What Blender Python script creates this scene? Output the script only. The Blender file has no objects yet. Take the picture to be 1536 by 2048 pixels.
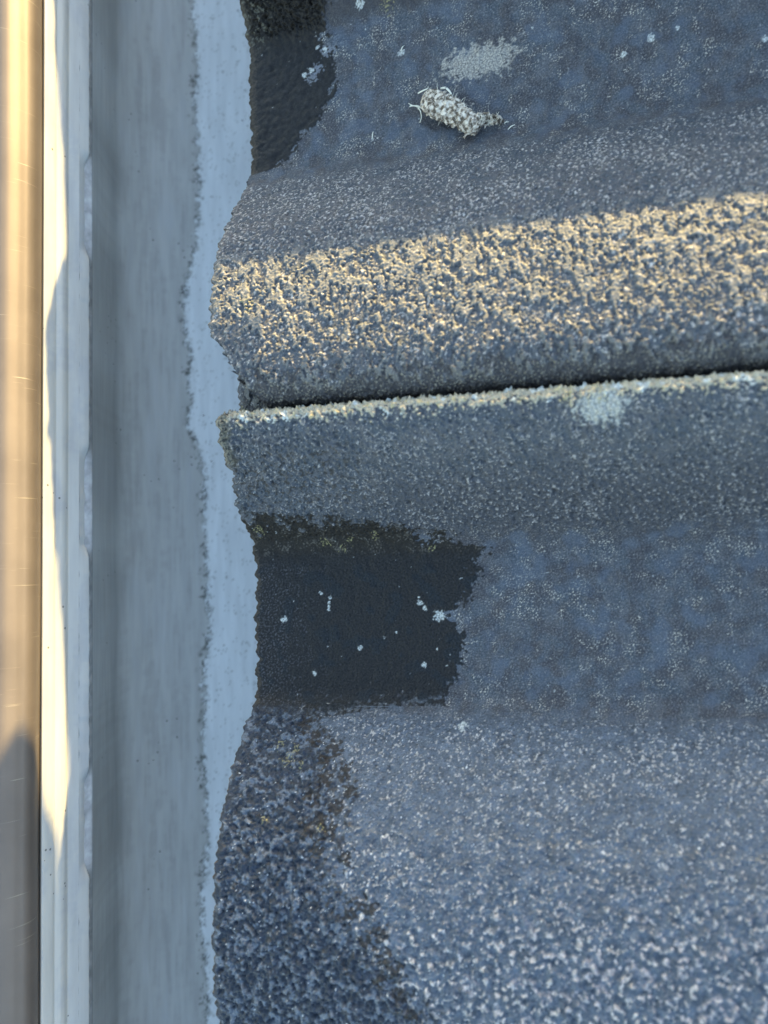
import bpy, math, random
import numpy as np
from mathutils import Matrix, Vector
random.seed(7)
scene = bpy.context.scene
MM = 0.001
PITCH = math.radians(20.0)
cp, sp = math.cos(PITCH), math.sin(PITCH)
# roof frame: u up the slope, v along the eaves, w out of the slope
U = np.array([cp, 0, sp]); V = np.array([0., 1., 0.]); W = np.array([-sp, 0, cp])
ROOF = Matrix(((U[0], V[0], W[0], 0), (U[1], V[1], W[1], 0), (U[2], V[2], W[2], 0), (0, 0, 0, 1)))

# ------------------------------------------------------------------ camera
CT = np.array([0.9664846, 0.03683145, 0.25406882])      # roof axes as the camera sees them
CV = np.array([-0.02282641, 0.99806409, -0.05785353])
CN = np.array([-0.25570779, 0.05011507, 0.9654543])
CAM = (93.94*U + 19.71*V + 204.33*W)*MM
def cam_to_world(d):
    return (d @ CT)*U + (d @ CV)*V + (d @ CN)*W
cx = cam_to_world(np.array([1., 0, 0])); cy = cam_to_world(np.array([0., 1, 0])); cz = cam_to_world(np.array([0., 0, 1]))
cd = bpy.data.cameras.new('camera'); co = bpy.data.objects.new('camera', cd); scene.collection.objects.link(co)
co.matrix_world = Matrix(((cx[0], cy[0], cz[0], CAM[0]), (cx[1], cy[1], cz[1], CAM[1]), (cx[2], cy[2], cz[2], CAM[2]), (0, 0, 0, 1)))
cd.sensor_fit = 'VERTICAL'; cd.sensor_height = 9.43; cd.sensor_width = 9.43*0.75
cd.lens = 9.43*1490/2048
cd.clip_start = 0.01; cd.clip_end = 500
cd.dof.use_dof = True; cd.dof.focus_distance = 0.212; cd.dof.aperture_fstop = 2.2
scene.camera = co

# ------------------------------------------------------------------ world and sun
SUN_ROOF = np.array([0.372, 1.0, 0.064]); SUN_ROOF /= np.linalg.norm(SUN_ROOF)
S = SUN_ROOF[0]*U + SUN_ROOF[1]*V + SUN_ROOF[2]*W
elev = math.asin(S[2]); az = math.atan2(S[0], S[1])     # azimuth clockwise from +Y
world = bpy.data.worlds.new('World'); scene.world = world; world.use_nodes = True
wn = world.node_tree.nodes; wl = world.node_tree.links
bg = wn['Background']
sky = wn.new('ShaderNodeTexSky'); sky.sky_type = 'NISHITA'; sky.sun_disc = False
sky.sun_elevation = elev; sky.sun_rotation = az; sky.air_density = 1.0; sky.dust_density = 0.8; sky.ozone_density = 0.75
wl.new(sky.outputs['Color'], bg.inputs['Color']); bg.inputs['Strength'].default_value = 0.15
sl = bpy.data.lights.new('sun', 'SUN'); sl.energy = 4.5; sl.angle = math.radians(0.5); sl.color = (1.0, 0.73, 0.29)
so = bpy.data.objects.new('sun', sl); scene.collection.objects.link(so)
so.rotation_euler = Vector((-S[0], -S[1], -S[2])).to_track_quat('-Z', 'Y').to_euler()
scene.view_settings.view_transform = 'Standard'; scene.view_settings.look = 'None'
scene.view_settings.gamma = 1.0; scene.view_settings.exposure = 2.8

# ------------------------------------------------------------------ helpers
def smooth(a, b, x):
    t = np.clip((x-a)/(b-a), 0, 1); return t*t*(3-2*t)
def mix(a, b, t):
    t = t[..., None]; return a*(1-t) + b*t
NT, DT = 1280, 0.2          # tileable noise sheets, 0.2 mm a sample
def band(seed, lam, width=0.45, asp=1.0):
    r = np.random.RandomState(seed); n = r.standard_normal((NT, NT))
    k = np.fft.fftfreq(NT, DT); kx, ky = np.meshgrid(k, k, indexing='ij')
    kk = np.sqrt((kx*asp)**2 + ky**2) + 1e-9
    F = np.exp(-(np.log(kk*lam))**2/(2*width**2))
    o = np.real(np.fft.ifft2(np.fft.fft2(n)*F)); o -= o.mean(); return (o/o.std()).astype(np.float32)
def samp(tex, a, b):        # bilinear, periodic; a, b in mm
    x = (a/DT) % NT; y = (b/DT) % NT
    i = np.floor(x).astype(int); j = np.floor(y).astype(int); fx = x-i; fy = y-j
    i %= NT; j %= NT; i1 = (i+1) % NT; j1 = (j+1) % NT
    return tex[i, j]*(1-fx)*(1-fy) + tex[i1, j]*fx*(1-fy) + tex[i, j1]*(1-fx)*fy + tex[i1, j1]*fx*fy
N = {'xs': band(1, .55), 's': band(2, 1.1, .6), 'm': band(3, 1.8, .62), 'b': band(4, 3.2, .6), 'l': band(5, 9, .75),
     'xl': band(6, 28, .5), 's2': band(7, 1.0, .4), 'm2': band(8, 2.6, .5), 'l2': band(9, 13, .6), 'b2': band(10, 4.2, .75), 'g': band(11, .75, .65), 'ln': band(12, 1.3, .5, .35), 'ln2': band(13, 2.2, .45, .3), 'pl': band(14, 4.6, .75, 1.9), 'pl2': band(15, 11, .6, 1.5)}

def grid_mesh(name, P, attrs=None, mat=None, flip=False):
    n0, n1 = P.shape[:2]
    me = bpy.data.meshes.new(name)
    idx = np.arange(n0*n1).reshape(n0, n1)
    q = np.stack([idx[:-1, :-1], idx[1:, :-1], idx[1:, 1:], idx[:-1, 1:]], -1).reshape(-1, 4)
    if flip: q = q[:, ::-1]
    nf = len(q)
    me.vertices.add(n0*n1); me.vertices.foreach_set('co', P.reshape(-1).astype(np.float32))
    me.loops.add(nf*4); me.loops.foreach_set('vertex_index', q.reshape(-1).astype(np.int32))
    me.polygons.add(nf); me.polygons.foreach_set('loop_start', np.arange(0, nf*4, 4, dtype=np.int32))
    me.polygons.foreach_set('loop_total', np.full(nf, 4, dtype=np.int32))
    me.polygons.foreach_set('use_smooth', np.ones(nf, dtype=bool))
    me.update(); me.validate()
    for k, a in (attrs or {}).items():
        if a.ndim == 3:
            at = me.color_attributes.new(k, 'FLOAT_COLOR', 'POINT')
            c = np.ones((n0*n1, 4), np.float32); c[:, :3] = a.reshape(-1, 3); at.data.foreach_set('color', c.reshape(-1))
        else:
            at = me.attributes.new(k, 'FLOAT', 'POINT'); at.data.foreach_set('value', a.reshape(-1).astype(np.float32))
    if mat: me.materials.append(mat)
    return me
def link(name, me, parent=None, matrix=None):
    o = bpy.data.objects.new(name, me); scene.collection.objects.link(o)
    if parent: o.parent = parent
    if matrix is not None: o.matrix_world = matrix
    return o
def tag(o, label=None, cat=None, group=None, kind=None):
    if label: o['label'] = label
    if cat: o['category'] = cat
    if group: o['group'] = group
    if kind: o['kind'] = kind
    return o
def box_mesh(name, x0, x1, y0, y1, z0, z1, mat, bev=0.0):
    import bmesh
    bm = bmesh.new(); bmesh.ops.create_cube(bm, size=1)
    for v in bm.verts:
        v.co = ((x0+x1)/2 + v.co.x*(x1-x0), (y0+y1)/2 + v.co.y*(y1-y0), (z0+z1)/2 + v.co.z*(z1-z0))
    if bev: bmesh.ops.bevel(bm, geom=bm.edges[:], offset=bev, segments=2, affect='EDGES')
    me = bpy.data.meshes.new(name); bm.to_mesh(me); bm.free(); me.materials.append(mat); return me

# ------------------------------------------------------------------ materials
def new_mat(name):
    m = bpy.data.materials.new(name); m.use_nodes = True
    return m, m.node_tree.nodes, m.node_tree.links, m.node_tree.nodes['Principled BSDF']
def tile_material():
    m, n, l, p = new_mat('weathered_concrete')
    a = n.new('ShaderNodeAttribute'); a.attribute_name = 'Col'
    r = n.new('ShaderNodeAttribute'); r.attribute_name = 'rough'
    tc = n.new('ShaderNodeTexCoord')
    nz = n.new('ShaderNodeTexNoise'); nz.inputs['Scale'].default_value = 2600; nz.inputs['Detail'].default_value = 3
    l.new(tc.outputs['Object'], nz.inputs['Vector'])
    mr = n.new('ShaderNodeMapRange'); mr.inputs[1].default_value = .3; mr.inputs[2].default_value = .7
    mr.inputs[3].default_value = .72; mr.inputs[4].default_value = 1.3
    l.new(nz.outputs['Fac'], mr.inputs[0])
    mx = n.new('ShaderNodeMix'); mx.data_type = 'RGBA'; mx.blend_type = 'MULTIPLY'; mx.inputs[0].default_value = 1
    l.new(a.outputs['Color'], mx.inputs[6]); l.new(mr.outputs[0], mx.inputs[7]); l.new(mx.outputs[2], p.inputs['Base Color'])
    l.new(r.outputs['Fac'], p.inputs['Roughness']); p.inputs['Specular IOR Level'].default_value = .16
    b = n.new('ShaderNodeBump'); b.inputs['Strength'].default_value = .55; b.inputs['Distance'].default_value = .00012
    l.new(nz.outputs['Fac'], b.inputs['Height']); l.new(b.outputs[0], p.inputs['Normal'])
    return m
M_TILE = tile_material()

# ------------------------------------------------------------------ roof tiles
UP = [(40,5),(55,6),(59.0,7),(59.3,13),(59.45,22.5),(60.1,25.0),(61.4,26.8),(63.4,28.2),(66,29.0),(69,29.2),(72,29.0),(76,28.6),(80,28.1),(86,27.2),(92,26.1),(98,24.8),(104,22.6),(112,18.2),(120,12.6),(127,7.2),(132,3.0),(135.5,.8),(139,0),(175,0),(178.5,.6),(184,3.6),(192,11),(200,18),(208,24),(216,29),(224,32.2),(232,33.5),(240,32.2),(248,29),(256,24),(264,18),(272,11),(280,3.6),(285.5,.6),(289,0),(331,0),(334,1.5),(339,7.5),(346,14.5),(353,20.5),(359,25.5),(364,27),(368,27.1),(370,26)]
LO = [(58.35,21),(58.1,25.6),(57.3,28.0),(55.8,28.8),(52.5,27.9),(48,25),(43,19.8),(36,13.4),(29,6.6),(25,2.4),(22.3,.6),(19.5,0),(-17,0),(-20.5,.8),(-24,4),(-30,10.5),(-37.5,16.6),(-46,21.8),(-55,25.6),(-66,27.9),(-79,28.6),(-90,27.8),(-100,25.6),(-109,22),(-117,17),(-124,11),(-130,5),(-134,1.2),(-138,0),(-172,0),(-175.5,.8),(-179,3),(-184,7.2),(-191,12.6),(-199,18.2),(-207,22.6),(-213,25.4),(-219,27.6),(-225,28.3),(-231,27.6),(-236,25.3),(-240,21.5),(-243.5,16),(-246.5,10),(-249.5,7),(-255,6),(-267,5)][::-1]

def resample(P, fine, f0, f1, coarse):
    P = np.array(P, float)
    Q = [P]                                             # two rounds of corner cutting keep the measured shape but soften it
    for _ in range(2):
        a, b = P[:-1], P[1:]
        P = np.concatenate([P[:1], np.stack([.8*a+.2*b, .2*a+.8*b], 1).reshape(-1, 2), P[-1:]])
    d = np.r_[0, np.cumsum(np.hypot(*np.diff(P, axis=0).T))]
    t = [0.]
    while t[-1] < d[-1]:
        v = np.interp(t[-1], d, P[:, 0]); t.append(t[-1] + (fine if f0 < v < f1 else coarse))
    t = np.array(t[:-1] + [d[-1]])
    return t, np.interp(t, d, P[:, 0]), np.interp(t, d, P[:, 1])

def inside_stain(v, u, pts, jag):
    pts = sorted(pts); return (np.interp(v, [p[0] for p in pts], [p[1] for p in pts]) - u) + jag

SPOT_WHITE = [(55.2,2.6,1.9),(20.5,9.4,.7),(23.5,7.9,.6),(23.1,5.0,.8),(23.3,6.4,.5),(32.2,-6.3,.8),(50.6,-10.9,.9),(54.5,-6.4,.5),(49.9,6.3,1.0),(51.3,4.9,.8),(18.5,-13.6,.9),(9.5,1.5,1.1),(117.1,156.3,1.1),(123.7,157.7,.8),(144.5,150.2,1.),(109.9,152.9,.9),(86.2,165.6,.5),(48.5,165.9,1.2),(18.6,164.9,1.0),(20.6,166.1,1.1),(22.8,172.7,.8),(25.1,171.7,1.1),(39.3,141.4,.5),(36.9,181.5,1.4),(49.7,7.7,.5),(57,-11,.5),(43,-2,.4),(62,-26,1.2)]
SPOT_YEL = [(45.1,180.1,1.6),(17.0,-32.4,1.2),(12.3,-31.5,1.),(15.5,-34.7,1.3),(12.5,-47.8,.9),(11.3,86.5,1.5),(11.9,84.6,1.1),(28.1,22,1.0),(22.8,23.7,1.3),(54.0,21.5,1.0),(19.4,-35.6,.9),(30.5,24.2,.9),(38.1,25.4,.9),(4.4,27.8,1.2),(27.7,-49.1,.8),(2,62,1.2),(99.5,56,2.2),(92,56,1.6)]
SPOT_BRN = [(26.1,-34.3),(28.3,-32.0),(34.3,-40.3),(32.2,-36.6),(27.4,-47.0),(30.3,-48.9),(41.7,-65.2),(39.2,-64.4),(41.1,-72.0),(45.4,-76.1),(47.8,-78.0),(44.2,-70.6),(34.9,-54.9),(27.1,-38.5),(24.4,-41.8),(48.8,-83.8),(44.1,-80.8),(51.0,-88.2),(24.3,-49.3),(27.6,-53.3),(36.7,-66.8),(22,-29.5),(18,-27),(31,-44)]
def spots(L, u, v, wob, r=None):
    o = np.zeros_like(u)
    for s in L:
        rr = s[2] if len(s) > 2 else r
        d = np.hypot(u-s[0], v-s[1]) + wob*rr*.45
        o = np.maximum(o, 1-smooth(rr*.75, rr*1.15, d))
    return o

def build_tile(name, prof, fine, f0, f1, which, shift=0):
    s, pv, pw_ = resample(prof, fine, f0, f1, 2.0)
    # path along the slope: (u offset, depth below the top surface)
    path = [(u, 9.) for u in np.arange(420, 3, -6.)] + [(1.2, 9.), (.5, 8.6)]
    path += [(.12, d) for d in np.arange(8.2, 1.2, -.45 if fine < 1 else -1.5)]
    path += [(.2, .95), (.4, .6), (.7, .33), (1.05, .14), (1.5, .03)]
    nfine = len(path)
    path += [(u, 0.) for u in np.arange(1.5+fine, 170, fine if fine < 1 else 2)] + [(u, 0.) for u in np.arange(172, 421, 2.)] + [(420.3, 4.)]
    path = np.array(path)
    uu, dd = path[:, 0], path[:, 1]
    SS, UU = np.meshgrid(s, uu, indexing='ij'); VV = np.repeat(pv[:, None], len(uu), 1); WW = np.repeat(pw_[:, None], len(uu), 1)
    DD = np.repeat(dd[None], len(s), 0)
    end = np.minimum(s, s[-1]-s); thin = np.clip(end/6., .12, 1)
    DD = DD*thin[:, None]
    # normal of the profile
    gv = np.gradient(pv, s); gw = np.gradient(pw_, s); ln = np.hypot(gv, gw); nv, nw = -gw/ln, gv/ln
    sgn = 1 if np.median(nw) > 0 else -1
    nv, nw = nv*sgn, nw*sgn
    k = np.hanning(9); k /= k.sum(); nv = np.convolve(np.pad(nv, 4, 'edge'), k, 'valid'); nw = np.convolve(np.pad(nw, 4, 'edge'), k, 'valid')
    NV, NW = nv[:, None], nw[:, None]
    vv = VV; us = UU
    off = shift*37.7
    T = lambda key, a=0, b=0: samp(N[key], SS+a+off, UU+b+off*.6)
    h = pw_[:, None] + 0*UU
    if which == 'up':
        cut = np.interp(pv, [56, 60, 64, 69, 74, 77, 79], [18, 14, 10.5, 7, 4.2, 2, -.5])[:, None] + .35*T('m') + .3*T('b2')
        WW = np.where(VV < 81, WW + (np.minimum(WW, 10.)-WW)*(1-smooth(0, 1.3, UU-cut)), WW)
    # where the eaves end sits (broken corner on the lap roll, a nibbled lip elsewhere)
    ue = np.zeros_like(s)
    if which == 'lo':
        ue = 2.3*smooth(34, 44, pv) - 0.2 + 1.4*smooth(55.5, 58.2, pv)
    ue = ue + .07*samp(N['m2'], s+off, s*0+off) + .2*samp(N['b2'], s+off, s*0+60+off) + .3*samp(N['l'], s+off, s*0+90+off)
    fade = np.exp(-np.maximum(uu-1, 0)/6.)
    UD = UU + ue[:, None]*fade[None]
    # how rough the granular coat stands, 1 on the rolls, 0 in the flat pans
    roll = smooth(1.0, 6.0, h)
    jag = T('b2')*1.1 + T('m')*.7 + T('l')*1.3
    bottom = smooth(-45, -75, vv) if which == 'lo' else np.zeros_like(vv)
    right = smooth(20, 110, us)
    bigw = np.clip(.35 + .45*bottom + .3*bottom*right, 0, 1)
    if which == 'up': bigw = np.clip(.45*smooth(104, 96, vv) + .15*right, 0, 1)
    cl = T('m')*(1-bigw) + T('b')*bigw + .55*T('s')*(1-.3*bigw)
    clump = smooth(.25, 1.05, cl)
    grain = T('g')
    crest = smooth(16, 25, h)
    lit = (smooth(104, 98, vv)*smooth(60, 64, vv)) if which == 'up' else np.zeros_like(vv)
    amp = (.14 + .08*crest + .07*bottom)*roll
    H = amp*(clump*1.3 + .35*T('s2') + .6*T('b2')) + .035*grain*(.35+.65*roll*clump) + .018*T('xs') + .06*T('b2')*(1-roll)*.5
    H += .10*T('l')
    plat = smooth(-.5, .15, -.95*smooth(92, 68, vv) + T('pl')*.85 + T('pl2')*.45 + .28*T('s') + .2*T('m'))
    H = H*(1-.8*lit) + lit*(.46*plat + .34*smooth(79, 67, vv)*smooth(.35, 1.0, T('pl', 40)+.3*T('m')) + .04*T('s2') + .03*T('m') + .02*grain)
    if which == 'lo': H += smooth(56, 50, vv)*smooth(22, 27, vv)*(.10*T('b') + .10*T('m')*smooth(60, 15, us))
    if which == 'up': H += smooth(176, 180, vv)*smooth(30, 22, us)*(.30*T('b2', 3) + .22*T('m') + .1*T('s'))
    # ---------------- colour, with some light and shade painted in
    slate = np.array([.060, .067, .077]); slate2 = np.array([.078, .079, .085]); pale = np.array([.46, .45, .43]); dark = np.array([.018, .019, .022])
    brown = np.array([.045, .036, .026]); cream = np.array([.38, .34, .25]); dusk = np.array([.050, .046, .049])
    C = mix(slate + 0*UU[..., None], slate2, smooth(-1.2, 1.6, T('l2') + .3*T('b2')))
    C = mix(C, np.array([.095, .103, .115]), .25*smooth(.2, 2, T('l', 40)))
    if which == 'lo':
        C = mix(C, np.array([.080, .095, .118])*(1+.10*T('l', 31)[..., None]), smooth(-20, -27, vv)*(1-.45*smooth(0, 1.8, T('l2', 60))*right))
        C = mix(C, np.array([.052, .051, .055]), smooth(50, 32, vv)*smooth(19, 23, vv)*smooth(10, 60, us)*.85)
    speck = smooth(.92, 1.12, cl + .3*grain + .15*T('xl') + .22*T('l', 17) + .15*T('xs'))
    C = mix(C, (pale*np.array([.95, .885, .84]))*(.95+.15*T('s', 9)[..., None]+.2*T('b2', 99)[..., None]), speck*roll*(.60 + .12*bottom)*(1-.35*smooth(58, 50, vv)*smooth(22, 30, vv)))
    ring = np.exp(-((cl-.35)/.16)**2)
    C = mix(C, pale, ring*roll*.04)
    C = mix(C, np.array([.018, .018, .019]), smooth(.9, 1.8, -cl - .4*grain + .35*T('l', 77))*roll*(.6 if which == 'up' else .6-.35*smooth(-20, -40, vv)))  # crevice shade put into the colour: hollows between clumps darkened to show relief
    hole = smooth(.12, .0, np.abs(cl-.72))*roll; C = mix(C, np.array([.025, .026, .03]), hole*.35)
    tiny = smooth(1.7, 2.6, T('g', 11, 5))
    C = mix(C, pale*1.25, tiny*roll*.25)
    # flat pans: fuzzy mauve and sandy bloom over blue slate
    pan = 1-roll
    dust = smooth(.35, 1.5, grain + .6*T('xs') + .3*T('s'))
    C = mix(C, dusk, pan*smooth(-1.3, 1.6, T('l2', 20) + .5*T('l', 5) + .15*T('b2') + .4*grain)*.75)
    fz = smooth(-.1, 2.2, T('l', 70) + .2*T('b2', 31) + .7*T('xl', 9))
    C = mix(C, np.array([.32, .285, .235]), pan*dust*(.16 + .84*fz)); C = C*(1 + (.22*pan*(grain*.6+T('s')*.5+T('xs')*.4))[..., None])
    C = mix(C, np.array([.078, .092, .115]), pan*smooth(.0, 2.2, T('l2', 11, 44) + .5*T('xl', 3) + .3*grain)*.6)
    wr = smooth(.5, 1.5, T('ln2'))*roll*(1-crest)
    if which != 'up': C = mix(C, np.array([.025, .025, .028]), wr*.55); H -= wr*.12
    rough = .62 + 0*UU
    foot = np.exp(-((h-2.2)/2.3)**2)                      # grime where roll meets pan
    if which == 'up':
        C = mix(C, np.array([.05, .045, .043]), foot*smooth(135, 128, vv)*0 + foot*smooth(176, 181, vv)*.8)
        C = mix(C, dusk*.8, smooth(176, 182, vv)*(.5+.4*smooth(-.5, 1, T('l', 5, 9))))
        # darker lower flank beside the lap
        fl = smooth(68, 63.5, vv + T('b2')*1.3 + T('l')*1.2)
        C = mix(C, np.array([.040, .036, .036]), fl*.85); C = mix(C, cream*.7, fl*smooth(.7, 1.7, T('s2')+.5*grain+.4*T('l'))*.6)
        st = [(133,-3),(136,.5),(137.9,11.8),(142.1,15),(147.7,19.1),(150.1,23.1),(155,25.6),(157,27.2),(163,28.1),(170.8,28),(174.1,23.6),(179.2,25.6),(184.2,27.3),(200,30),(215,18),(240,2)]
        w = smooth(-.45, .45, inside_stain(vv, us, st, jag*.75))*smooth(133.5, 136.2, vv + jag*.25)
        islands = spots([(21,163.8,1.6),(22.8,166.2,1.4),(25.5,171,1.6),(27.5,171.5,1.2)], us, vv, T('m'))
        w = w*(1-islands); C = mix(C, slate2*1.9, islands*.7)
        wc = mix(np.array([.0145, .0138, .0135])+0*UU[..., None], np.array([.017, .014, .011]), smooth(172, 180, vv+T('b2')*2))
        wc = wc*(1+.3*T('b2')[..., None]*.5); wc = mix(wc, brown*1.1, smooth(3.5, .8, us+T('m')*.7)*.9)
        wc = mix(wc, np.array([.13,.12,.09]), smooth(173,180,vv)*smooth(12,5,us)*smooth(.5, 1.5, T('b2',9)+.6*T('s2'))*.7)
        C = mix(C, wc, w)
        rough = rough - .12*w
        pt = 1-smooth(.8, 1.15, np.hypot((us-71)/10.5, (vv-159-.08*(us-71))/4.6)+.22*T('b2')*.8+.12*T('m'))
        C = mix(C, np.array([.36, .325, .27]), pt*(.35+.55*smooth(-.6, .9, T('g')+.5*T('s2'))))
        C = mix(C, np.array([.17, .165, .15]), lit*plat*.45)  # sunlight put into the colour: plateaus paler in the sunlit band only
    else:
        # lap edge: bare cement, lichen
        rim = smooth(54.6, 56.1, vv + T('m')*.8 + T('b2')*.9)
        C = mix(C, cream*.95, rim*.85); C = mix(C, np.array([.42, .33, .15]), rim*smooth(1.0, 1.6, T('b2', 3))*.6)
        C = mix(C, np.array([.40, .44, .44]), rim*smooth(.9, 1.5, T('l', 55))*.8)
        pa = 1-smooth(.75, 1.1, np.hypot((us-99.5)/5.8, (vv-52.6)/3.6)+.25*T('b2')*.8)
        C = mix(C, np.array([.40, .39, .34]), pa*(.5+.4*smooth(-.6, .8, T('s2')))); H += pa*.12*(1+T('s')*.5)
        H += rim*(.16*T('b2') + .13*T('m') + .07*T('s2'))
        cor = smooth(.0, 1., (1-smooth(3.5, 6.5, us+T('m')*.5))*smooth(43, 46, vv+T('m')*.5))*1.0
        cor = cor*(1-(1-smooth(.7, 1.1, np.hypot((us-8.5)/5.2, (vv-49)/3.6)+.1*T('m'))))
        C = mix(C, np.array([.16, .145, .11]), cor*.8); C = mix(C, dark, cor*smooth(.3, 1.1, T('m', 9)+.4*T('s'))*.8); H += cor*(.12*T('m')+.08*T('s'))
        pits = smooth(1.45, 1.9, T('m', 80, 12))*smooth(30, 14, us)*smooth(35, 40, vv)
        C = mix(C, dark, pits*.8); H -= pits*.25
        # dark wet band on the foot of the cover flank and across the pan
        st = [(-25.7,21.9),(-22.3,29.7),(-22.4,38.4),(-21.6,56.5),(-17.6,57.7),(-12.1,60),(-5.3,62.2),(.1,60.3),(3.5,56.9),(4.9,61.8),(9.6,64.7),(16.4,66.3),(21.2,68.8),(22.8,59),(26.2,56.8),(27.1,50.1),(29.4,40.8),(31.2,27.4),(31.6,19.2),(33,6),(34,-6)]
        w = smooth(-.5, .5, inside_stain(vv, us, st, jag*.7 + 1.8*T('b2')*smooth(19, 24, vv)))*smooth(-27.5, -21.5, vv + jag*.5 + 1.1*T('m2') + .8*T('b2') - .10*np.minimum(us-25, 25))*smooth(34.5, 29.5, vv + jag*1.3)
        isl = spots([(52,25.5,2.3),(34,31,2.2),(23,30,1.6),(42,29,1.6)], us, vv, T('m'))
        w = w*(1-isl)
        wc = mix(np.array([.0165, .0155, .015])+0*UU[..., None], np.array([.015, .0125, .010]), smooth(18.5, 22, vv + T('m')*.6))
        wc = mix(wc, np.array([.013, .0155, .018]), smooth(.3, 1.5, T('l2', 8)+.3*T('l'))*smooth(19, 15, vv)*.8)
        wc = mix(wc, np.array([.055, .053, .055]), (1-smooth(3, 20, us + T('l')*5))*smooth(.2, 1.3, T('s')+T('g')*.4)*smooth(19, 16, vv)*.7)
        wc = mix(wc, np.array([.12, .105, .085]), smooth(19, 22, vv)*smooth(.9, 1.9, T('s2')+.7*T('l'))*.5)
        C = mix(C, wc, w); rough = rough - .06*w*smooth(20, 17, vv)
        H = H*(1-.3*w) + w*(.06*T('ln') + .045*grain + .03*T('s'))*smooth(21, 17, vv); C = C*(1+(.35*w*(grain*.6+.5*T('s')))[..., None])
        C = mix(C, brown*1.1, smooth(2.0, .9, us + T('m')*.35 + .3*T('b2'))*smooth(31, 26, vv)*.85)
        bs = smooth(.5, 1.5, T('b2', 17)+.5*T('m'))*smooth(52, 30, us)*smooth(28, 36, vv)*smooth(54, 45, vv)
        C = mix(C, brown*.6, bs*.7)
        # wetted end of the next roll: navy with pale streaks, brown blotches along its edge
        ed = [(-140,66),(-100,60),(-89.5,56.9),(-84.3,53.6),(-80.2,49),(-74.3,41.7),(-63.7,34.1),(-53.2,29.5),(-44.6,32.3),(-37.2,31),(-26.8,22.3),(-20,12)]
        e = inside_stain(vv, us, ed, jag*1.1 + T('l')*1.2)
        z3 = smooth(-2, 5, e + 1.5*T('b2', 70))*smooth(-21, -26, vv)
        st3 = samp(N['b'], SS*.9+us*.5, us*.75-SS*.3)*.8 + .5*T('m')
        c3 = mix(np.array([.020, .026, .037])+0*UU[..., None], np.array([.098, .115, .140]), smooth(0, 1.5, st3 + .8*T('l', 20) + .3*T('b2', 51)))
        c3 = mix(c3, np.array([.025, .022, .019]), smooth(1.0, 2.0, T('b2', 44)+.4*T('m2')+.3*T('l'))*.6)
        c3 = mix(c3, np.array([.022, .030, .048]), smooth(.6, 1.6, T('l', 90)+.3*T('b'))*.6)
        C = mix(C, c3, z3*.93); rough = rough - .2*z3
        H = H + z3*(.20*st3 - amp*clump*.9 + .12*T('b2', 8) + .10*T('l', 8))
        be = np.exp(-((e-.6)/2.6)**2)*smooth(.1, 1.0, T('b2', 60)*.8 + T('m2', 5)*.6 + .3*T('l', 8))*smooth(-24, -30, vv)
        C = mix(C, np.array([.022, .018, .014]), be*.75)
        br = spots(SPOT_BRN, us, vv, T('m2')+.6*T('m'), 1.7)
        C = mix(C, np.array([.022, .018, .015]), br*.85)
        dots = smooth(1.5, 2.0, T('m', 21, 73))*smooth(-22, -30, vv)*smooth(60, 40, us)
        C = mix(C, dark, dots*.6); C = mix(C, pale*1.5, smooth(2.35, 2.8, T('s', 21, 73)+.6*T('g'))*smooth(-22, -30, vv)*.8)
        C = mix(C, np.array([.27, .245, .26]), smooth(.5, 1.5, cl + .3*grain + .7*T('l2', 15))*bottom*right*.45)
    wob = .45*T('m2')+.4*T('s2')
    C = mix(C, np.array([.46, .46, .42]), spots([(a,b,c*.8) for a,b,c in SPOT_WHITE], us, vv, wob)*(.35+.55*smooth(-.7, .7, T('g'))) )
    ys = spots(SPOT_YEL, us, vv, wob*1.5)*smooth(-.2, 1.1, T('s')+.3*grain); C = mix(C, np.array([.30, .26, .12]), ys*.65); H += ys*.2
    sm = smooth(2.7, 3.1, T('m2', 33, 61)); C = mix(C, np.array([.36, .36, .34]), sm*.7*smooth(-.3, .6, grain))
    # eaves end and underside: raw grey-brown cement
    raw = (DD > .5).astype(float); rc = np.array([.075, .06, .045])*(1+.35*T('m')[..., None]); C = mix(C, np.clip(rc, .01, 1), raw)
    rough = np.clip(rough + .12*T('m')*.3 + .2*speck*roll, .3, .95)
    # displacement: full on top, gentler on the end
    Hd = np.where(DD > .3, H*.15, H*(.2+.8*smooth(.6, 3.2, UU)))
    top = smooth(8.9, 7, DD)
    vvo = VV + NV*(Hd*top - DD*1.0*(nw[:, None] < .35)*0)
    wwo = WW + NW*Hd*top - DD
    Pt = np.stack([UD - (DD > .9)*Hd*.8*top, vvo, wwo], -1)*MM
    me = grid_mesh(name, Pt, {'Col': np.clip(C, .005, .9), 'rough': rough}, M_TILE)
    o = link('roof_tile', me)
    o.matrix_world = ROOF
    return o
FINE = 0.22
t_up = build_tile('roof_tile', UP, FINE, 58.5, 206, 'up')
t_lo = build_tile('roof_tile', LO, FINE, -150, 60.5, 'lo', 1)
G = 'interlocking roof tiles along the eaves'
tag(t_up, 'upper dark slate-grey concrete tile, sunlit roll crest, with the curled fibre scrap lying on it', 'roof tile', G)
tag(t_lo, 'lower dark slate-grey concrete tile with lichened sunlit lap edge and big square wet stain', 'roof tile', G)
for k, dv, lab in ((0, 310.5, 'concrete tile next above the tile with the fibre scrap'), (1, -310.5, 'concrete tile next below the tile with the square wet stain')):
    c = t_up.copy() if k == 0 else t_lo.copy(); c.data = c.data
    if k == 0:
        c = build_tile('roof_tile_far', UP, 1.6, 0, 0, 'plain', 3)
    else:
        c = build_tile('roof_tile_far', LO, 1.6, 0, 0, 'plain', 4)
    c.matrix_world = ROOF @ Matrix.Translation((0, (dv - (3 if k == 0 else 0))*MM, (.0046 if k == 0 else 0)))
    tag(c, lab, 'roof tile', G)

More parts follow.
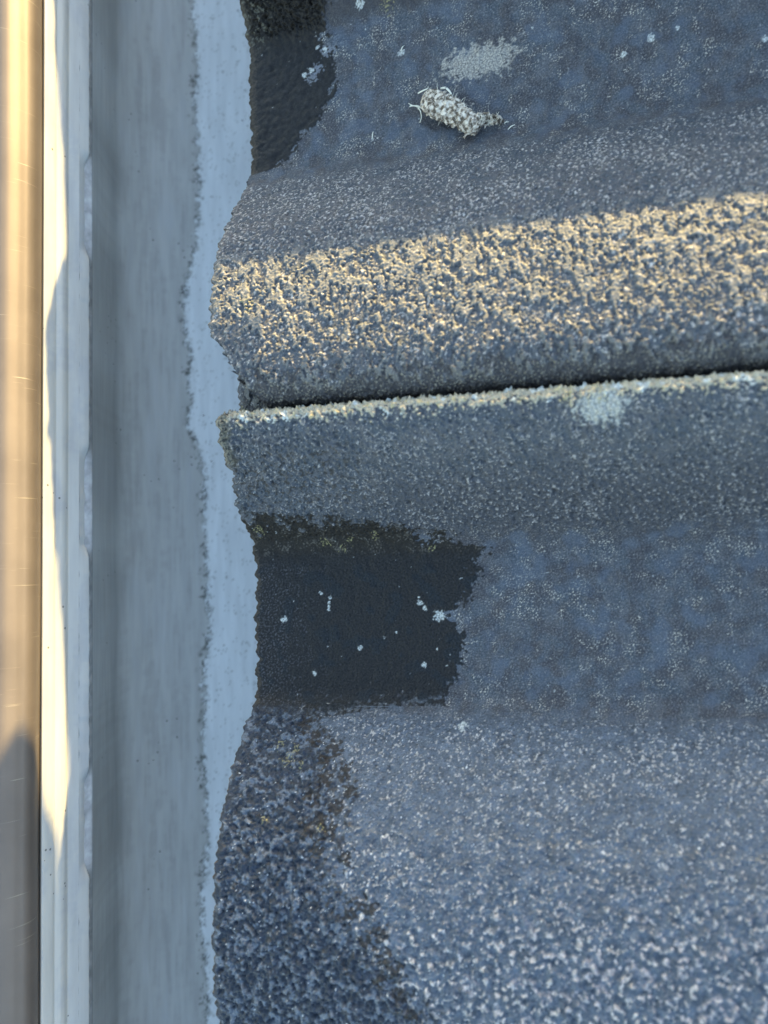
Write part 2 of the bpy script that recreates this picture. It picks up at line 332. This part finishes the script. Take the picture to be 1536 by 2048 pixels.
# ------------------------------------------------------------------ gutter
def pix(px, py, z):                                  # a measured sight line met with level z (m)
    d = cam_to_world(np.array([px-768, 1024-py, -1490.])/1490.); s = (z-CAM[2])/d[2]; return CAM + s*d
def gx(px, z): return pix(px, 1024, z*MM)[0]/MM
Y0, Y1 = -420., 520.
def gutter_grid(prof, ystep, name, mat, parent, xfun=None, attrs=None, dens=.5):
    P = np.array(prof, float)
    for _ in range(2):
        a, b = P[:-1], P[1:]
        P = np.concatenate([P[:1], np.stack([.78*a+.22*b, .22*a+.78*b], 1).reshape(-1, 2), P[-1:]])
    d = np.r_[0, np.cumsum(np.hypot(*np.diff(P, axis=0).T))]; t = np.linspace(0, d[-1], int(d[-1]/dens)+2)
    X = np.interp(t, d, P[:, 0]); Z = np.interp(t, d, P[:, 1])
    ys = np.arange(Y0, Y1, ystep)
    XX, YY = np.meshgrid(X, ys, indexing='ij'); ZZ = np.repeat(Z[:, None], len(ys), 1)
    if xfun: XX, ZZ = xfun(XX, YY, ZZ, np.repeat(t[:, None]/d[-1], len(ys), 1))
    at = attrs(XX, YY, ZZ) if attrs else None
    return link(name, grid_mesh(name, np.stack([XX, YY, ZZ], -1)*MM, at, mat), parent)

def coated(name, col, rough):
    m, n, l, p = new_mat(name)
    tc = n.new('ShaderNodeTexCoord'); mp = n.new('ShaderNodeMapping'); mp.inputs['Scale'].default_value = (1, .12, 1)
    nz = n.new('ShaderNodeTexNoise'); nz.inputs['Scale'].default_value = 420; nz.inputs['Detail'].default_value = 5
    l.new(tc.outputs['Object'], mp.inputs[0]); l.new(mp.outputs[0], nz.inputs['Vector'])
    a = n.new('ShaderNodeAttribute'); a.attribute_name = 'Col'
    mr = n.new('ShaderNodeMapRange'); mr.inputs[1].default_value = .3; mr.inputs[2].default_value = .7; mr.inputs[3].default_value = .9; mr.inputs[4].default_value = 1.08
    l.new(nz.outputs['Fac'], mr.inputs[0])
    mx = n.new('ShaderNodeMix'); mx.data_type = 'RGBA'; mx.blend_type = 'MULTIPLY'; mx.inputs[0].default_value = 1
    l.new(a.outputs['Color'], mx.inputs[6]); l.new(mr.outputs[0], mx.inputs[7])
    # sparse dirt specks
    n2 = n.new('ShaderNodeTexVoronoi'); n2.inputs['Scale'].default_value = 330; l.new(tc.outputs['Object'], n2.inputs['Vector'])
    n3 = n.new('ShaderNodeTexNoise'); n3.inputs['Scale'].default_value = 45; l.new(tc.outputs['Object'], n3.inputs['Vector'])
    s1 = n.new('ShaderNodeMath'); s1.operation = 'LESS_THAN'; s1.inputs[1].default_value = .11; l.new(n2.outputs['Distance'], s1.inputs[0])
    s2 = n.new('ShaderNodeMath'); s2.operation = 'GREATER_THAN'; s2.inputs[1].default_value = .60; l.new(n3.outputs['Fac'], s2.inputs[0])
    s3 = n.new('ShaderNodeMath'); s3.operation = 'MULTIPLY'; l.new(s1.outputs[0], s3.inputs[0]); l.new(s2.outputs[0], s3.inputs[1])
    s4 = n.new('ShaderNodeMath'); s4.operation = 'MULTIPLY'; l.new(s3.outputs[0], s4.inputs[0]); s4.inputs[1].default_value = .75
    m2 = n.new('ShaderNodeMix'); m2.data_type = 'RGBA'; l.new(s4.outputs[0], m2.inputs[0]); l.new(mx.outputs[2], m2.inputs[6]); m2.inputs[7].default_value = (.03, .03, .028, 1)
    l.new(m2.outputs[2], p.inputs['Base Color']); p.inputs['Roughness'].default_value = rough
    b = n.new('ShaderNodeBump'); b.inputs['Strength'].default_value = .15; b.inputs['Distance'].default_value = .0002
    l.new(nz.outputs['Fac'], b.inputs['Height']); l.new(b.outputs[0], p.inputs['Normal'])
    return m
M_ZINC = coated('grey_coating', None, .55)

gut = bpy.data.objects.new('gutter', None); scene.collection.objects.link(gut); gut.location = (0, 0, 0)
tag(gut, 'metal gutter with dirty grey inside and shiny tan rolled front bead beside the tiles', 'gutter')
# channel
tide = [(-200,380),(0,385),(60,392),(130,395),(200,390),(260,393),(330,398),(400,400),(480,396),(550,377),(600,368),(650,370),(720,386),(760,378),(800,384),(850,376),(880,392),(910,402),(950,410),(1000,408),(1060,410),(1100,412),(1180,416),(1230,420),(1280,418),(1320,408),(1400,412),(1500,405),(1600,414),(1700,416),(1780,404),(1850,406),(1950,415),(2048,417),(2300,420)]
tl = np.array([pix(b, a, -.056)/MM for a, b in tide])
def chan_attr(X, Y, Z):
    T = lambda k, a=0, sx=1., sy=1.: samp(N[k], X*sx+a, Y*sy+a)
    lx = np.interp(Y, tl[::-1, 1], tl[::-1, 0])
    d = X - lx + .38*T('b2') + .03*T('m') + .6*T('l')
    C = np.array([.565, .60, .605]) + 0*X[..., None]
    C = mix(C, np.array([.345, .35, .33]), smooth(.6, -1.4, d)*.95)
    str_ = samp(N['b'], X*1.1, Y*.08)*.5 + samp(N['l2'], X*1.0, Y*.15)*.6
    C = mix(C, np.array([.21, .21, .20]), smooth(-.2, 1.6, str_ + .3*T('l'))*smooth(0, -6, d)*.3)
    C = mix(C, np.array([.38, .40, .41]), smooth(.2, 1.6, -str_)*smooth(0, -4, d)*.3)
    x1 = gx(232, -42)
    ck = np.exp(-((X-x1)/2.2)**2)*smooth(-1.6, 1.6, samp(N['xl'], X*0+40, Y*.45))
    C = mix(C, np.array([.09, .09, .08]), ck*.3)
    wl_ = smooth(x1+1, x1-2, X); C = mix(C, np.array([.20, .20, .185]), wl_*(.15+.2*smooth(-1, 1.5, T('l2', 31)*.4+.3*T('b2'))))
    tn = smooth(.2, 1.5, T('xl', 12)*.7+T('l', 3)*.7+.4*T('b2'))
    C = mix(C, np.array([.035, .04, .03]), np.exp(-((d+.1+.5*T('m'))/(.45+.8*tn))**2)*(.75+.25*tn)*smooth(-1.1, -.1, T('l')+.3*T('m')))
    C = mix(C, np.array([.20, .21, .19]), smooth(-2.8, -.5, d)*smooth(.3, -.2, d)*.5*smooth(-.6, 1, T('l2')))
    C = mix(C, np.array([.16, .17, .15]), smooth(1.7, 2.6, T('m')+.6*T('l', 9))*smooth(0, .6, d)*.6)
    return {'Col': np.clip(C, .01, .9)}
chan = [(gx(182, -10), -9.6), (gx(184.5, -11), -11), (gx(188, -15), -15), (gx(205, -27), -27), (gx(228, -39), -39), (gx(236, -43), -43), (gx(262, -48), -48), (gx(310, -53), -53), (gx(400, -56), -56), (gx(520, -57), -57), (gx(600, -54), -54), (gx(640, -46), -46), (gx(655, -30), -30), (gx(660, -14), -16)]
gutter_grid(chan, .6, 'channel', M_ZINC, gut, attrs=chan_attr, dens=.4)
# front lip with its fold lines
lipc = lambda X, Y, Z: {'Col': np.clip(mix(mix(np.array([.385, .375, .335])+0*X[..., None], np.array([.29, .30, .305]), smooth(-.3, 1.5, samp(N['l2'], X, Y*.3)+.3*samp(N['b2'], X, Y))*.5),
        np.array([.30, .315, .32]), smooth(gx(134, -1.5), gx(138, -2), X)*.35), .01, .9)}
def lz(p): return 4.5 - .85*(p-85)*.145
px = [(80, 1.5), (83, 3.9), (86, 4.6), (97, lz(97)+.25), (108, lz(108)), (111, lz(111)-.45), (114, lz(114)-.3), (124, lz(124)+.2), (130, lz(130)), (133, lz(133)-.35), (136, lz(136)-.9), (139, lz(139)-.75), (158, lz(158)-.2)]
lip_prof = [(gx(a, b), b) for a, b in px]
notch = [(-330, -190), (295, 520), (885, 1120), (1535, 1765), (2120, 2300)]   # where the hem dips back, along the eaves
nYs = [(pix(170, b, -.005)[1]/MM, pix(170, a, -.005)[1]/MM) for a, b in notch]
def nfun(Y):
    o = np.zeros_like(Y)
    for a, b in nYs: o = np.maximum(o, smooth(a, a+5.5, Y)*smooth(b, b-5.5, Y))
    return o
gutter_grid(lip_prof, .6, 'lip', M_ZINC, gut, attrs=lipc, dens=.22)
hz0, hz1 = lz(158)-.22, lz(177)-.1; hx0, hx1 = gx(158, hz0), gx(177, hz1)
def hemf(X, Y, Z, t):
    w = nfun(Y); return X - w*t*2.0 + .05*samp(N['l'], X*0, Y), Z - w*t*.35
gutter_grid([(hx0, hz0), ((hx0+hx1)/2, (hz0+hz1)/2+.15), (hx1, hz1), (hx1+.12, hz1-.35), (hx1, hz1-.8), (hx1-1, hz1-1.1)], .6, 'hem', M_ZINC, gut, xfun=hemf, attrs=lipc, dens=.15)
def underc(X, Y, Z):
    w = nfun(Y); T = samp(N['m'], X, Y)*.5 + samp(N['l'], X, Y)
    c = mix(np.array([.13, .135, .13])+0*X[..., None], np.array([.27, .275, .275]), w)
    return {'Col': np.clip(c*(1+.12*T[..., None]), .01, .8)}
gutter_grid([(gx(150, -5.5), -5.6), (gx(165, -6.6), -6.9), (gx(183, -8.2), -8.6), (gx(184.5, -8.7), -9.2), (gx(183, -9.4), -10.0)], .6, 'fold', M_ZINC, gut, attrs=underc, dens=.15)
# bead
def bead_material():
    m, n, l, p = new_mat('tan_metal')
    tc = n.new('ShaderNodeTexCoord')
    nz = n.new('ShaderNodeTexNoise'); nz.inputs['Scale'].default_value = 900; nz.inputs['Detail'].default_value = 4; l.new(tc.outputs['Object'], nz.inputs['Vector'])
    n2 = n.new('ShaderNodeTexNoise'); n2.inputs['Scale'].default_value = 60; n2.inputs['Detail'].default_value = 6; l.new(tc.outputs['Object'], n2.inputs['Vector'])
    cr = n.new('ShaderNodeValToRGB'); cr.color_ramp.elements[0].position = .35; cr.color_ramp.elements[0].color = (.135, .110, .090, 1)
    cr.color_ramp.elements[1].position = .7; cr.color_ramp.elements[1].color = (.17, .14, .115, 1)
    l.new(n2.outputs['Fac'], cr.inputs[0])
    # fine scratches in two directions
    sc = None; tot = None
    for ang, s in ((.35, 1.), (-.9, .8), (1.3, .9)):
        mp = n.new('ShaderNodeMapping'); mp.inputs['Rotation'].default_value = (0, 0, ang); mp.inputs['Scale'].default_value = (60*s, 1600, 60)
        l.new(tc.outputs['Object'], mp.inputs[0]); z = n.new('ShaderNodeTexNoise'); z.inputs['Scale'].default_value = 1.; z.inputs['Detail'].default_value = 2
        l.new(mp.outputs[0], z.inputs['Vector']); g = n.new('ShaderNodeMapRange'); g.inputs[1].default_value = .72; g.inputs[2].default_value = .80; l.new(z.outputs['Fac'], g.inputs[0])
        if tot is None: tot = g.outputs[0]
        else:
            ad = n.new('ShaderNodeMath'); ad.operation = 'MAXIMUM'; l.new(tot, ad.inputs[0]); l.new(g.outputs[0], ad.inputs[1]); tot = ad.outputs[0]
    mx = n.new('ShaderNodeMix'); mx.data_type = 'RGBA'; l.new(tot, mx.inputs[0]); l.new(cr.outputs[0], mx.inputs[6]); mx.inputs[7].default_value = (.33, .28, .21, 1)
    l.new(mx.outputs[2], p.inputs['Base Color'])
    p.inputs['Metallic'].default_value = .6; p.inputs['Anisotropic'].default_value = .55; p.inputs['Anisotropic Rotation'].default_value = 0.25; tg = n.new('ShaderNodeTangent'); tg.direction_type = 'RADIAL'; tg.axis = 'Y'; l.new(tg.outputs[0], p.inputs['Tangent'])
    rr = n.new('ShaderNodeMapRange'); rr.inputs[3].default_value = .50; rr.inputs[4].default_value = .62; l.new(n2.outputs['Fac'], rr.inputs[0]); l.new(rr.outputs[0], p.inputs['Roughness'])
    b = n.new('ShaderNodeBump'); b.inputs['Strength'].default_value = .22; b.inputs['Distance'].default_value = .00010
    ad = n.new('ShaderNodeMath'); ad.operation = 'MULTIPLY_ADD'; ad.inputs[1].default_value = .6; l.new(nz.outputs['Fac'], ad.inputs[0]); l.new(tot, ad.inputs[2])
    l.new(ad.outputs[0], b.inputs['Height']); l.new(b.outputs[0], p.inputs['Normal'])
    return m
M_BEAD = bead_material()
bp = [(80, -4), (82.5, .5), (83, 2.4), (81.5, 4.4), (78.5, 6.2), (73, 7.9), (66, 9.2), (58, 10.2), (51, 10.9), (46, 11.3), (30, 12.7), (10, 13.9), (-10, 14.4), (-28, 13.4), (-42, 9), (-50, 0), (-48, -7), (-34, -12), (-5, -14), (20, -12.5)]
gutter_grid([(gx(a, b), b) for a, b in bp], 3., 'bead', M_BEAD, gut, dens=.3,
            xfun=lambda X, Y, Z, t: (X + .12*np.sin(Y*.021) + .08*np.sin(Y*.05+1), Z))

# ------------------------------------------------------------------ what carries the roof
def plain(name, col, rough=.8, nscale=60, var=.25):
    m, n, l, p = new_mat(name)
    nz = n.new('ShaderNodeTexNoise'); nz.inputs['Scale'].default_value = nscale; nz.inputs['Detail'].default_value = 6
    tc = n.new('ShaderNodeTexCoord'); l.new(tc.outputs['Object'], nz.inputs['Vector'])
    cr = n.new('ShaderNodeValToRGB'); c0 = [c*(1-var) for c in col]; c1 = [c*(1+var) for c in col]
    cr.color_ramp.elements[0].position = .3; cr.color_ramp.elements[1].position = .7
    cr.color_ramp.elements[0].color = (*c0, 1); cr.color_ramp.elements[1].color = (*c1, 1)
    l.new(nz.outputs['Fac'], cr.inputs[0]); l.new(cr.outputs[0], p.inputs['Base Color']); p.inputs['Roughness'].default_value = rough
    return m
M_FELT = plain('roofing_felt', (.02, .02, .02)); M_WOOD = plain('painted_timber', (.35, .34, .32)); M_WALL = plain('render', (.4, .38, .34), nscale=8)
M_GROUND = plain('lawn_ground', (.06, .07, .03), nscale=2); M_SHADE_BOARD = plain('shade_board_timber', (.22, .17, .12), nscale=40)
deck = link('roof_deck', box_mesh('roof_deck', .03, 3.0, -1.2, 1.2, -.045, -.0105, M_FELT)); deck.matrix_world = ROOF; tag(deck, kind='structure')
fas = link('fascia_board', box_mesh('fascia_board', .047, .069, -1.2, 1.2, -.20, .004, M_WOOD, .002))
tag(fas, 'painted fascia board behind the gutter, under the tile ends', 'fascia')
wall = link('house_wall', box_mesh('house_wall', .12, .40, -1.2, 1.2, -3.2, -.10, M_WALL)); tag(wall, 'rendered house wall below the eaves', 'wall')
gr = link('ground', box_mesh('ground', -60, 60, -60, 60, -3.3, -3.2, M_GROUND)); tag(gr, kind='structure')

# unseen board added outside the view, shaped to shade the bead and lower roll
brd = bpy.data.objects.new('added_shade_board', None); scene.collection.objects.link(brd)
tag(brd, 'unseen board on two short blocks, added beyond the frame to cast shade', 'board')
def prism(name, poly, v0, v1, mat):                  # outline in (u, w) mm, thickness along the eaves
    n = len(poly); V_ = [(a*MM, v0*MM, b*MM) for a, b in poly] + [(a*MM, v1*MM, b*MM) for a, b in poly]
    F_ = [tuple(range(n)), tuple(range(2*n-1, n-1, -1))] + [(i, i+n, (i+1) % n+n, (i+1) % n) for i in range(n)]
    me = bpy.data.meshes.new(name); me.from_pydata(V_, [], F_); me.update(); me.materials.append(mat); return me
b1 = link('board', prism('board', [(45, 62), (46, 49.5), (49, 46), (51, 44.2), (56, 42.2), (59, 39.8), (61, 38.9), (76, 38.9), (76.8, 40.9), (900, 40.9), (900, 62)], 238, 246, M_SHADE_BOARD), brd); b1.matrix_world = ROOF
b2 = link('shade_board_block', box_mesh('shade_board_block', .240, .260, .226, .237, .030, .0500, M_SHADE_BOARD, .0006), brd); b2.matrix_world = ROOF
b3 = link('shade_board_block', box_mesh('shade_board_block', .380, .400, .226, .237, .030, .0500, M_SHADE_BOARD, .0006), brd); b3.matrix_world = ROOF

# ------------------------------------------------------------------ curled fibre scrap on the upper tile
def tube(pts, rad, seg=6):
    pts = [Vector(p) for p in pts]; vs = []; fs = []
    for i, p in enumerate(pts):
        d = (pts[min(i+1, len(pts)-1)] - pts[max(i-1, 0)]).normalized()
        a = d.orthogonal().normalized(); b = d.cross(a)
        r = rad*(1-.7*abs(i/(len(pts)-1)-.35))
        for k in range(seg):
            t = 2*math.pi*k/seg; vs.append(p + a*math.cos(t)*r + b*math.sin(t)*r)
    for i in range(len(pts)-1):
        for k in range(seg):
            fs.append((i*seg+k, i*seg+(k+1) % seg, (i+1)*seg+(k+1) % seg, (i+1)*seg+k))
    return vs, fs
def join(name, parts, mat):
    V_, F_ = [], []
    for v, f in parts:
        o = len(V_); V_ += [tuple(c*MM for c in p) for p in v]; F_ += [tuple(i+o for i in q) for q in f]
    me = bpy.data.meshes.new(name); me.from_pydata(V_, [], F_); me.update()
    for p in me.polygons: p.use_smooth = True
    me.materials.append(mat); return me
def fibre_mat():
    m, n, l, p = new_mat('dry_fibre')
    tc = n.new('ShaderNodeTexCoord'); nz = n.new('ShaderNodeTexNoise'); nz.inputs['Scale'].default_value = 850; nz.inputs['Detail'].default_value = 4
    l.new(tc.outputs['Object'], nz.inputs['Vector']); cr = n.new('ShaderNodeValToRGB')
    e = cr.color_ramp.elements; e[0].position = .40; e[0].color = (.10, .075, .05, 1); e[1].position = .60; e[1].color = (.66, .57, .45, 1)
    k = e.new(.49); k.color = (.36, .29, .22, 1)
    l.new(nz.outputs['Fac'], cr.inputs[0]); l.new(cr.outputs[0], p.inputs['Base Color']); p.inputs['Roughness'].default_value = .9
    b = n.new('ShaderNodeBump'); b.inputs['Strength'].default_value = .8; b.inputs['Distance'].default_value = .0004; l.new(nz.outputs['Fac'], b.inputs['Height']); l.new(b.outputs[0], p.inputs['Normal'])
    return m
M_FIB = fibre_mat(); M_HAIR, _, _, hp = new_mat('pale_hair'); hp.inputs['Base Color'].default_value = (.66, .62, .50, 1); hp.inputs['Roughness'].default_value = .7
scrap = bpy.data.objects.new('fibre_scrap', None); scene.collection.objects.link(scrap); scrap.matrix_world = ROOF @ Matrix.Translation((.063, .1432, 0))
tag(scrap, 'curled scrap of pale fuzzy dry fibre lying in the pan of the upper tile', 'fibre scrap')
def sc_link(name, me):
    o = bpy.data.objects.new(name, me); scene.collection.objects.link(o); o.parent = scrap; return o
# local mm frame: x along u, y along v, z up
ax = np.array([[-8.3, 5.0, 3.0], [-5.8, 4.4, 3.4], [-3.0, 2.6, 3.4], [0, .8, 3.1], [3.0, -1.6, 2.9], [5.6, -4.0, 2.6], [7.6, -5.4, 2.2]])
na, nt = 90, 72
tt = np.linspace(0, 1, na); A = np.stack([np.interp(tt, np.linspace(0, 1, 7), ax[:, i]) for i in range(3)], -1)
rad = 3.3*np.interp(tt, [0, .05, .2, .45, .7, .9, 1], [.25, .7, 1, .98, .85, .8, .55])
d = np.gradient(A, axis=0); d /= np.linalg.norm(d, axis=1)[:, None]
up = np.array([0, 0, 1.]); sd = np.cross(d, up); sd /= np.linalg.norm(sd, axis=1)[:, None]; u2 = np.cross(sd, d)
th = np.linspace(0, 2*np.pi, nt+1)
wob = .55*samp(N['b2'], tt[:, None]*22, th[None]*3.3*0+np.sin(th)[None]*6+50) + .35*samp(N['m'], tt[:, None]*22, np.cos(th)[None]*6+80) + .28*samp(N['s'], tt[:, None]*22+9, np.sin(th+.7)[None]*7+20)
rr = rad[:, None]*(1 + .22*np.sin(th*2+tt[:, None]*5)*.5) + wob*.38
P = A[:, None]+ (sd[:, None]*np.cos(th)[None, :, None]*rr[..., None]) + (u2[:, None]*np.sin(th)[None, :, None]*rr[..., None]*.62)
P[..., 2] = np.maximum(P[..., 2], .15)
sc_link('body', grid_mesh('scrap_body', P*MM, None, M_FIB))
# flared papery end
fa = np.linspace(0, 1, 40); fb = np.linspace(0, 1, 16)
FA, FB = np.meshgrid(fa, fb, indexing='ij')
fx = 3.6 + FA*10.6 + FB*(1-FA)*1.6; fy = -7.2 + FA*4.0 + 1.2*np.sin(FA*5)*.4 + FB*4.2*(1-.75*FA); fz = 2.0 + FB*2.4*np.sin(FA*3.0+.3)**.5*(1-.5*FA) + .35*np.sin(FA*17)*(1-FB)
fx = fx + .3*samp(N['m'], FA*15, FB*6); fy = fy + .35*samp(N['m2'], FA*15+7, FB*6)
FP = np.stack([fx, fy, np.maximum(fz, .3)], -1)*MM
fl = sc_link('flared_end', grid_mesh('flared_end', FP, None, M_FIB)); sm = fl.modifiers.new('thick', 'SOLIDIFY'); sm.thickness = .0004
hairs = []
rs = np.random.RandomState(5)
for k in range(170):
    i = rs.randint(2, na-2); j = rs.randint(0, nt); 
    if rs.rand() < .5: j = rs.randint(nt//12, nt//2)
    p = P[i, j]; nrm = (p-A[i]); nrm /= np.linalg.norm(nrm)+1e-6
    L = rs.uniform(.4, 1.6); dv = nrm*.8 + rs.normal(0, .7, 3); dv[2] = abs(dv[2])*.6; dv /= np.linalg.norm(dv); c = rs.normal(0, .35, 3)
    hairs.append(tube([p-nrm*.2, p+dv*L*.5+c*.3, p+dv*L+c*L*.5], rs.uniform(.025, .05), 4))
for j in range(60):
    i = rs.randint(0, 40); p = FP[i, rs.randint(0, 16)]/MM; dv = rs.normal(0, 1, 3); dv[2] = abs(dv[2]); dv /= np.linalg.norm(dv)
    hairs.append(tube([p, p+dv*.7+rs.normal(0, .2, 3), p+dv*1.5], .05, 4))
ho = sc_link('fuzz', join('fuzz', hairs, M_HAIR)); ho['kind'] = 'stuff'
strands = [([(-8.5, 3.6, 2), (-9.8, 4.6, 1.8), (-11.2, 5.2, 1.5), (-12.4, 6.2, 1.3)], .16),
           ([(-8.3, 4.2, 1.5), (-10, 5.0, 1.6), (-12.3, 5.2, 1.2)], .13), ([(-12, 5.3, 1.4), (-10.2, 5.0, 1.5), (-9.0, 3.6, 1.3), (-8.7, 1.8, .9), (-9.4, .4, .5)], .2),
           ([(-9.3, 7.8, 2.6), (-7.8, 7.7, 3.5), (-6.2, 7.8, 4)], .22), ([(-2.6, 7.6, 3.2), (-1.0, 7.2, 3.8), (.2, 5.6, 3.8), (.8, 4.0, 3.5)], .35), ([(11.5, -3.6, 1.3), (12.8, -3.0, 1.5), (13.4, -2.6, 1.5)], .22)]
for pts, r in strands:
    a = np.array(pts); t0 = np.linspace(0, 1, len(a)); q = np.linspace(0, 1, 14); pp = np.stack([np.interp(q, t0, a[:, i]) for i in range(3)], -1)
    kk = np.array([.25, .5, .25]); 
    for i in range(3): pp[1:-1, i] = np.convolve(pp[:, i], kk, 'same')[1:-1]
    sc_link('strand', join('strand', [tube(pp, r, 6)], M_HAIR))
# loose bits beside it
for (u_, v_, L, a) in ((78.5, 137.3, 2.2, .5), (77.5, 139.2, 1.3, .2), (39.3, 141.4, 2.0, 1.4), (48.5, 166.2, 1.8, .9)):
    o = link('plant_fibre', join('plant_fibre', [tube([(0, 0, .3), (math.cos(a)*L*.5, math.sin(a)*L*.5+.15, .5), (math.cos(a)*L, math.sin(a)*L, .3)], .18, 6)], M_HAIR))
    o.matrix_world = ROOF @ Matrix.Translation((u_*MM, v_*MM, .0001))
    o['category'] = 'fibre'; o['group'] = 'loose pale fibres on the upper tile'
    o['label'] = {78.5: 'longer pale crumb of fibre just right of the curled scrap', 77.5: 'short pale crumb of fibre close to the flared end of the curled scrap',
                  39.3: 'tiny pale upright fibre in the pan, left of and below the curled scrap', 48.5: 'tiny pale fibre on the pan above the curled scrap'}[u_]
